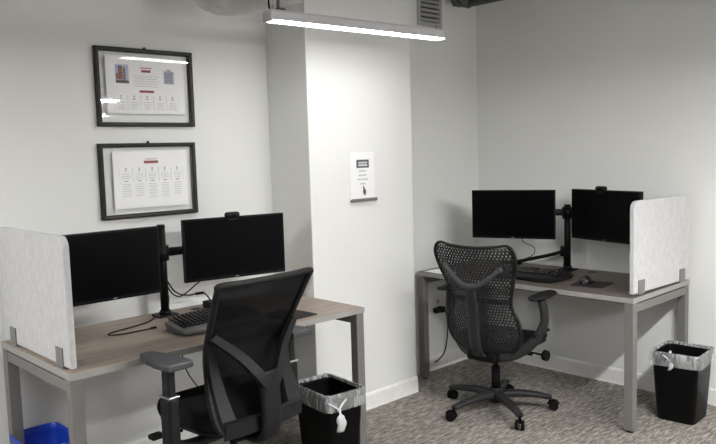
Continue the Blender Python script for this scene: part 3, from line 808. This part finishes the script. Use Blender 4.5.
# ------------------------------------------------------------------ right chair: perforated polymer back
def shell_chair(label, loc, rotz):
    t = thing('mesh_chair', label, 'office chair', loc, rotz)
    star_base(t, .325, R(24) - rotz, 'graph', seat_z=.40)
    prof = ((.0, .055, -.125, .378), (.05, .135, -.148, .384), (.14, .205, -.168, .428), (.25, .240, -.178, .505), (.38, .228, -.182, .59), (.50, .190, -.188, .67), (.63, .204, -.208, .755), (.78, .242, -.240, .865), (.90, .262, -.264, .95), (.97, .250, -.276, .995), (1.0, .216, -.281, 1.012))
    def at(v):
        for p, q in zip(prof, prof[1:]):
            if v <= q[0]:
                k = (v - p[0]) / (q[0] - p[0]); k2 = k
                return [p[i] + (q[i] - p[i]) * k2 for i in (1, 2, 3)]
        return prof[-1][1:]
    def S(u, v):
        w, y, z = at(v)
        up = max(0, (v - .8) / .2)
        z += up * up * .016 * abs(u) ** 2.0 + up * up * .004
        return Vector((u * w, y + .055 * u * u * (1 - .35 * v) , z))
    # perforated skin: staggered cells with a lozenge or slot hole in each
    b = bm_new()
    NV = 42
    for r in range(NV):
        v0, v1 = .012 + .976 * r / NV, .012 + .976 * (r + 1) / NV
        vm = (v0 + v1) / 2
        NU = 24
        lozenge = max(0., min(1., (.62 - vm) / .12))
        off = .5 if r % 2 else 0.
        for c in range(-1, NU + 1):
            u0 = -1 + 2 * (c + off) / NU; u1 = -1 + 2 * (c + 1 + off) / NU
            u0, u1 = max(-1, u0), min(1, u1)
            if u1 - u0 < .01: continue
            um = (u0 + u1) / 2; du = (u1 - u0) / 2; dv = (v1 - v0) / 2
            solid = abs(um) > .955
            co = [S(u0, v0), S(u1, v0), S(u1, v1), S(u0, v1)]
            ov = [b.verts.new(p) for p in co]
            if solid: b.faces.new(ov); continue
            hx = .43 if vm > .62 else .66; hy = .70 if vm > .62 else .70
            k = 1 - lozenge * .45
            ih = [S(um - du * hx * k, vm - dv * hy * (1 - lozenge * .2)), S(um + du * hx * k, vm - dv * hy * (1 - lozenge * .2)), S(um + du * hx, vm + dv * hy * .8), S(um - du * hx, vm + dv * hy * .8)]
            iv = [b.verts.new(p) for p in ih]
            for q in range(4): b.faces.new((ov[q], ov[(q + 1) % 4], iv[(q + 1) % 4], iv[q]))
    bmesh.ops.remove_doubles(b, verts=b.verts, dist=.0004)
    o = obj('back_shell', b, 'graph', t, True)
    so = o.modifiers.new('thickness', 'SOLIDIFY'); so.thickness = .004; so.offset = 0
    rim = [S(-1 + .25 * k, 1) for k in range(9)] + [S(1, v) for v in (.97, .9, .78, .63, .5, .38, .25, .14, .05)] + [S(.5, 0), S(0, 0), S(-.5, 0)] + [S(-1, v) for v in (.05, .14, .25, .38, .5, .63, .78, .9, .97)]
    b = bm_new(); sweep(b, catmull(rim, 4, True), .008, .010, up=(0, 1, 0), seg=10, closed=True); obj('back_rim', b, 'plast', t)
    # lumbar pad behind the waist
    b = bm_new(); sweep(b, [S(u, .535) + Vector((0, .022, 0)) for u in [-.95 + .19 * k for k in range(11)]], .004, .016, up=(0, 0, 1), seg=10); obj('lumbar_band', b, 'blackm', t)
    # yoke and spine
    yk = [S(-.70, .825) + Vector((0, -.018, 0)), S(-.56, .775) + Vector((0, -.034, 0)), S(-.30, .705) + Vector((0, -.052, 0)), S(0, .682) + Vector((0, -.058, 0)), S(.30, .705) + Vector((0, -.052, 0)), S(.56, .775) + Vector((0, -.034, 0)), S(.70, .825) + Vector((0, -.018, 0))]
    b = bm_new(); P = catmull(yk, 6); sweep(b, P, .013, .012, up=(0, 1, 0), seg=12, scale=[1 + .25 * math.cos(PI * (i / (len(P) - 1) - .5)) for i in range(len(P))])
    yo = obj('yoke', b, 'pad', t)
    for e in (yk[0], yk[-1]):
        b = bm_new(); bmesh.ops.create_uvsphere(b, u_segments=14, v_segments=10, radius=.018, matrix=Matrix.Translation(e + Vector((0, .002, 0))) @ Matrix.Diagonal((1, .9, 1.1, 1))); obj('yoke_end', b, 'pad', yo, True)
    b = bm_new(); P = catmull([(0, -.274, .795), (0, -.264, .74), (0, -.245, .64), (0, -.236, .53), (0, -.222, .44), (0, -.180, .38), (0, -.08, .365)], 6); n = len(P)
    sweep(b, P, .033, .012, up=(0, 1, .2), seg=16, square=.3, scale=[.75 + .35 * min(1, i / 8) for i in range(n)]); obj('back_spine', b, 'graph', t)
    b = bm_new(); cushion(b, .46, .45, .405, .455, .085, lip=.035); obj('seat', b, 'fabric', t)
    b = bm_new(); cushion(b, .45, .44, .388, .418, .085, lip=.03); obj('seat_pan', b, 'plast', t)
    b = bm_new(); box(b, -.10, .10, -.17, .13, .335, .392, .018, 3); obj('tilt_mechanism', b, 'blackm', t)
    for s in (-1, 1):
        b = bm_new(); P = catmull([(s * .09, -.11, .365), (s * .19, -.08, .395), (s * .268, -.03, .465), (s * .312, .0, .56), (s * .315, .0, .64), (s * .304, -.01, .705)], 7)
        sweep(b, P, .033, .019, up=(s, 0, .3), seg=14, square=.25); obj('arm_post', b, 'graph', t)
        b = bm_new(); box(b, s * .305 - .012, s * .305 + .012, -.03, .02, .69, .712, .004); obj('pad_carrier', b, 'blackm', t)
        b = bm_new(); rings = []
        for i in range(13):
            a = PI * i / 12; y = -math.cos(a) * .135 + .0; q = math.sin(a) ** .5
            w = .047 * q * (1 - .12 * math.cos(a)); h = .019 * q
            rings.append([(s * .305 + math.cos(k) * max(w, .002), y, .728 + math.sin(k) * max(h, .001) - .05 * max(0, -math.cos(a) - .9)) for k in [2 * PI * m / 16 for m in range(16)]])
        loft(b, rings); obj('arm_pad', b, 'plast', t, True)
    # controls on the right side
    b = bm_new(); cyl(b, (.12, .03, .385), (.315, .0, .385), .006, seg=10); cyl(b, (.19, .02, .376), (.23, .014, .376), .012, seg=12); lv = obj('tension_rod', b, 'blackm', t)
    b = bm_new(); cyl(b, (.312, .0, .385), (.338, -.004, .385), .028, .026, 20)
    for k in range(8): a = 2 * PI * k / 8; cyl(b, (.314, math.cos(a) * .026, .385 + math.sin(a) * .026), (.336, math.cos(a) * .026 - .003, .385 + math.sin(a) * .026), .006, seg=8)
    obj('knob', b, 'blackm', lv)
    b = bm_new(); sweep(b, catmull([(.285, -.06, .50), (.305, -.0, .515), (.315, .05, .525)], 5), .014, .008, seg=10); obj('arm_lever', b, 'plast', t)
    return t
shell_chair('dark grey swivel chair with perforated curvy back facing the right desk', (3.543, 2.584, 0), R(-84))

# ------------------------------------------------------------------ waste bins
def waste_bin(label, loc, rotz, W, D, H, m, liner=True, knot=None, taper=.82, drop=.075, group='waste bins'):
    t = thing('waste_bin', label, 'bin', loc, rotz, group)
    b = bm_new(); rr = .03
    def ring(s, z, ins=0.): return [(x, y, z) for x, y in rrect(W * s - ins, D * s - ins, rr)]
    rings = [ring(taper, 0, .012), ring(taper, .006), ring(1 - .15 * (1 - taper), H - .03), ring(1 - .1 * (1 - taper), H - .028, -.006), ring(1, H, -.006), ring(1, H + .002, .002), ring(1, H, .008), ring(1, H - .03, .010), ring(taper, .010, .010)]
    loft(b, rings); obj('body', b, m, t)
    if liner:
        b = bm_new(); n = 120
        def lring(f, z, amp, zamp, seed):
            out = []; base = rrect(W, D, rr, 29)
            for k, (x, y) in enumerate(base):
                q = mnoise.noise(Vector((x * 14, y * 14, seed))); q2 = mnoise.noise(Vector((x * 30, y * 30, seed + 5.)))
                L = math.hypot(x, y); e = f + amp * q
                out.append((x + x / L * e, y + y / L * e, z + zamp * (q + .5 * q2)))
            return out
        rings = [lring(.010, H - drop, .008, .016, 1.), lring(.016, H - drop * .6, .007, .008, 2.), lring(.014, H - drop * .3, .006, .004, 2.6), lring(.012, H - .008, .003, .002, 3.), lring(.007, H + .006, .003, .004, 3.3), lring(-.003, H + .006, .003, .004, 3.5), lring(-.010, H - .012, .004, .006, 4.)]
        loft(b, rings, caps=False)
        ln = obj('bag_liner', b, 'liner', t, True)
        if knot:
            kx, ky, kz, kl = knot
            b = bm_new(); rings = []
            for i in range(14):
                f = i / 13; w = (.008 + .034 * math.sin(min(1, f * 1.25) * PI * .62) ** 1.3) * (1 - .25 * f) if i > 3 else (.016, .012, .007, .009)[i]
                z = kz - f * kl
                rings.append([(kx + math.cos(a) * w * (1 + .22 * math.sin(3 * a + i)) * .72 + .008 * f, ky - .010 + math.sin(a) * w * .35 - .012 * math.sin(f * PI), z) for a in [2 * PI * k / 16 for k in range(16)]])
            loft(b, rings)
            for s in (-1, 1): sweep(b, catmull([(kx + s * .055, ky + .004, kz + .035), (kx + s * .02, ky - .004, kz + .012), (kx, ky - .012, kz - .004)], 5), .006, .004, seg=8)
            obj('bag_knot', b, 'knot', ln, True)
    return t
waste_bin('black waste bin with knotted bag below the right end of the left desk', (2.41, 2.805, 0), R(-6), .235, .32, .38, 'bin', True, (-.065, -.172, .318, .115), drop=.08, group='black waste bins with clear bags')
waste_bin('black waste bin with clear bag under the grey felt divider', (4.155, 1.735, 0), R(4), .28, .26, .395, 'bin', True, (-.133, .035, .36, .06), group='black waste bins with clear bags')
waste_bin('blue recycling bin under the left end of the left desk', (1.175, 3.33, 0), R(0), .215, .30, .335, 'blue', False, taper=.85)

# ------------------------------------------------------------------ camera (orientation solved from the photograph's vanishing lines)
yaw, pit, rol = 0.812763981, 0.0943391916, -0.0291465459
cy, sy = math.cos(yaw), math.sin(yaw)
f = Vector((cy, sy, 0)); r = Vector((sy, -cy, 0)); u = Vector((0, 0, 1))
f2 = f * math.cos(pit) - u * math.sin(pit); u2 = u * math.cos(pit) + f * math.sin(pit)
r3 = r * math.cos(rol) + u2 * math.sin(rol); u3 = u2 * math.cos(rol) - r * math.sin(rol)
cam = bpy.data.cameras.new('camera'); co = bpy.data.objects.new('camera', cam); COL.objects.link(co)
cam.sensor_fit = 'HORIZONTAL'; cam.sensor_width = 36; cam.lens = 739.39 / 716 * 36; cam.clip_start = .02
mw = Matrix((r3, u3, -f2)).transposed().to_4x4(); mw.translation = (0, 0, 1.5648628653)
co.matrix_world = mw
SC.camera = co

# ------------------------------------------------------------------ world and view
w = bpy.data.worlds.new('world'); SC.world = w; w.use_nodes = True
w.node_tree.nodes['Background'].inputs[0].default_value = (.9, .95, 1, 1); w.node_tree.nodes['Background'].inputs[1].default_value = .1
vs = SC.view_settings
vs.view_transform = 'Standard'; vs.look = 'None'; vs.gamma = 1; vs.use_curve_mapping = False; vs.exposure = .15
SC.cycles.use_denoising = True
SC.cycles.max_bounces = 10; SC.cycles.transparent_max_bounces = 16
SC.cycles.sample_clamp_indirect = 6
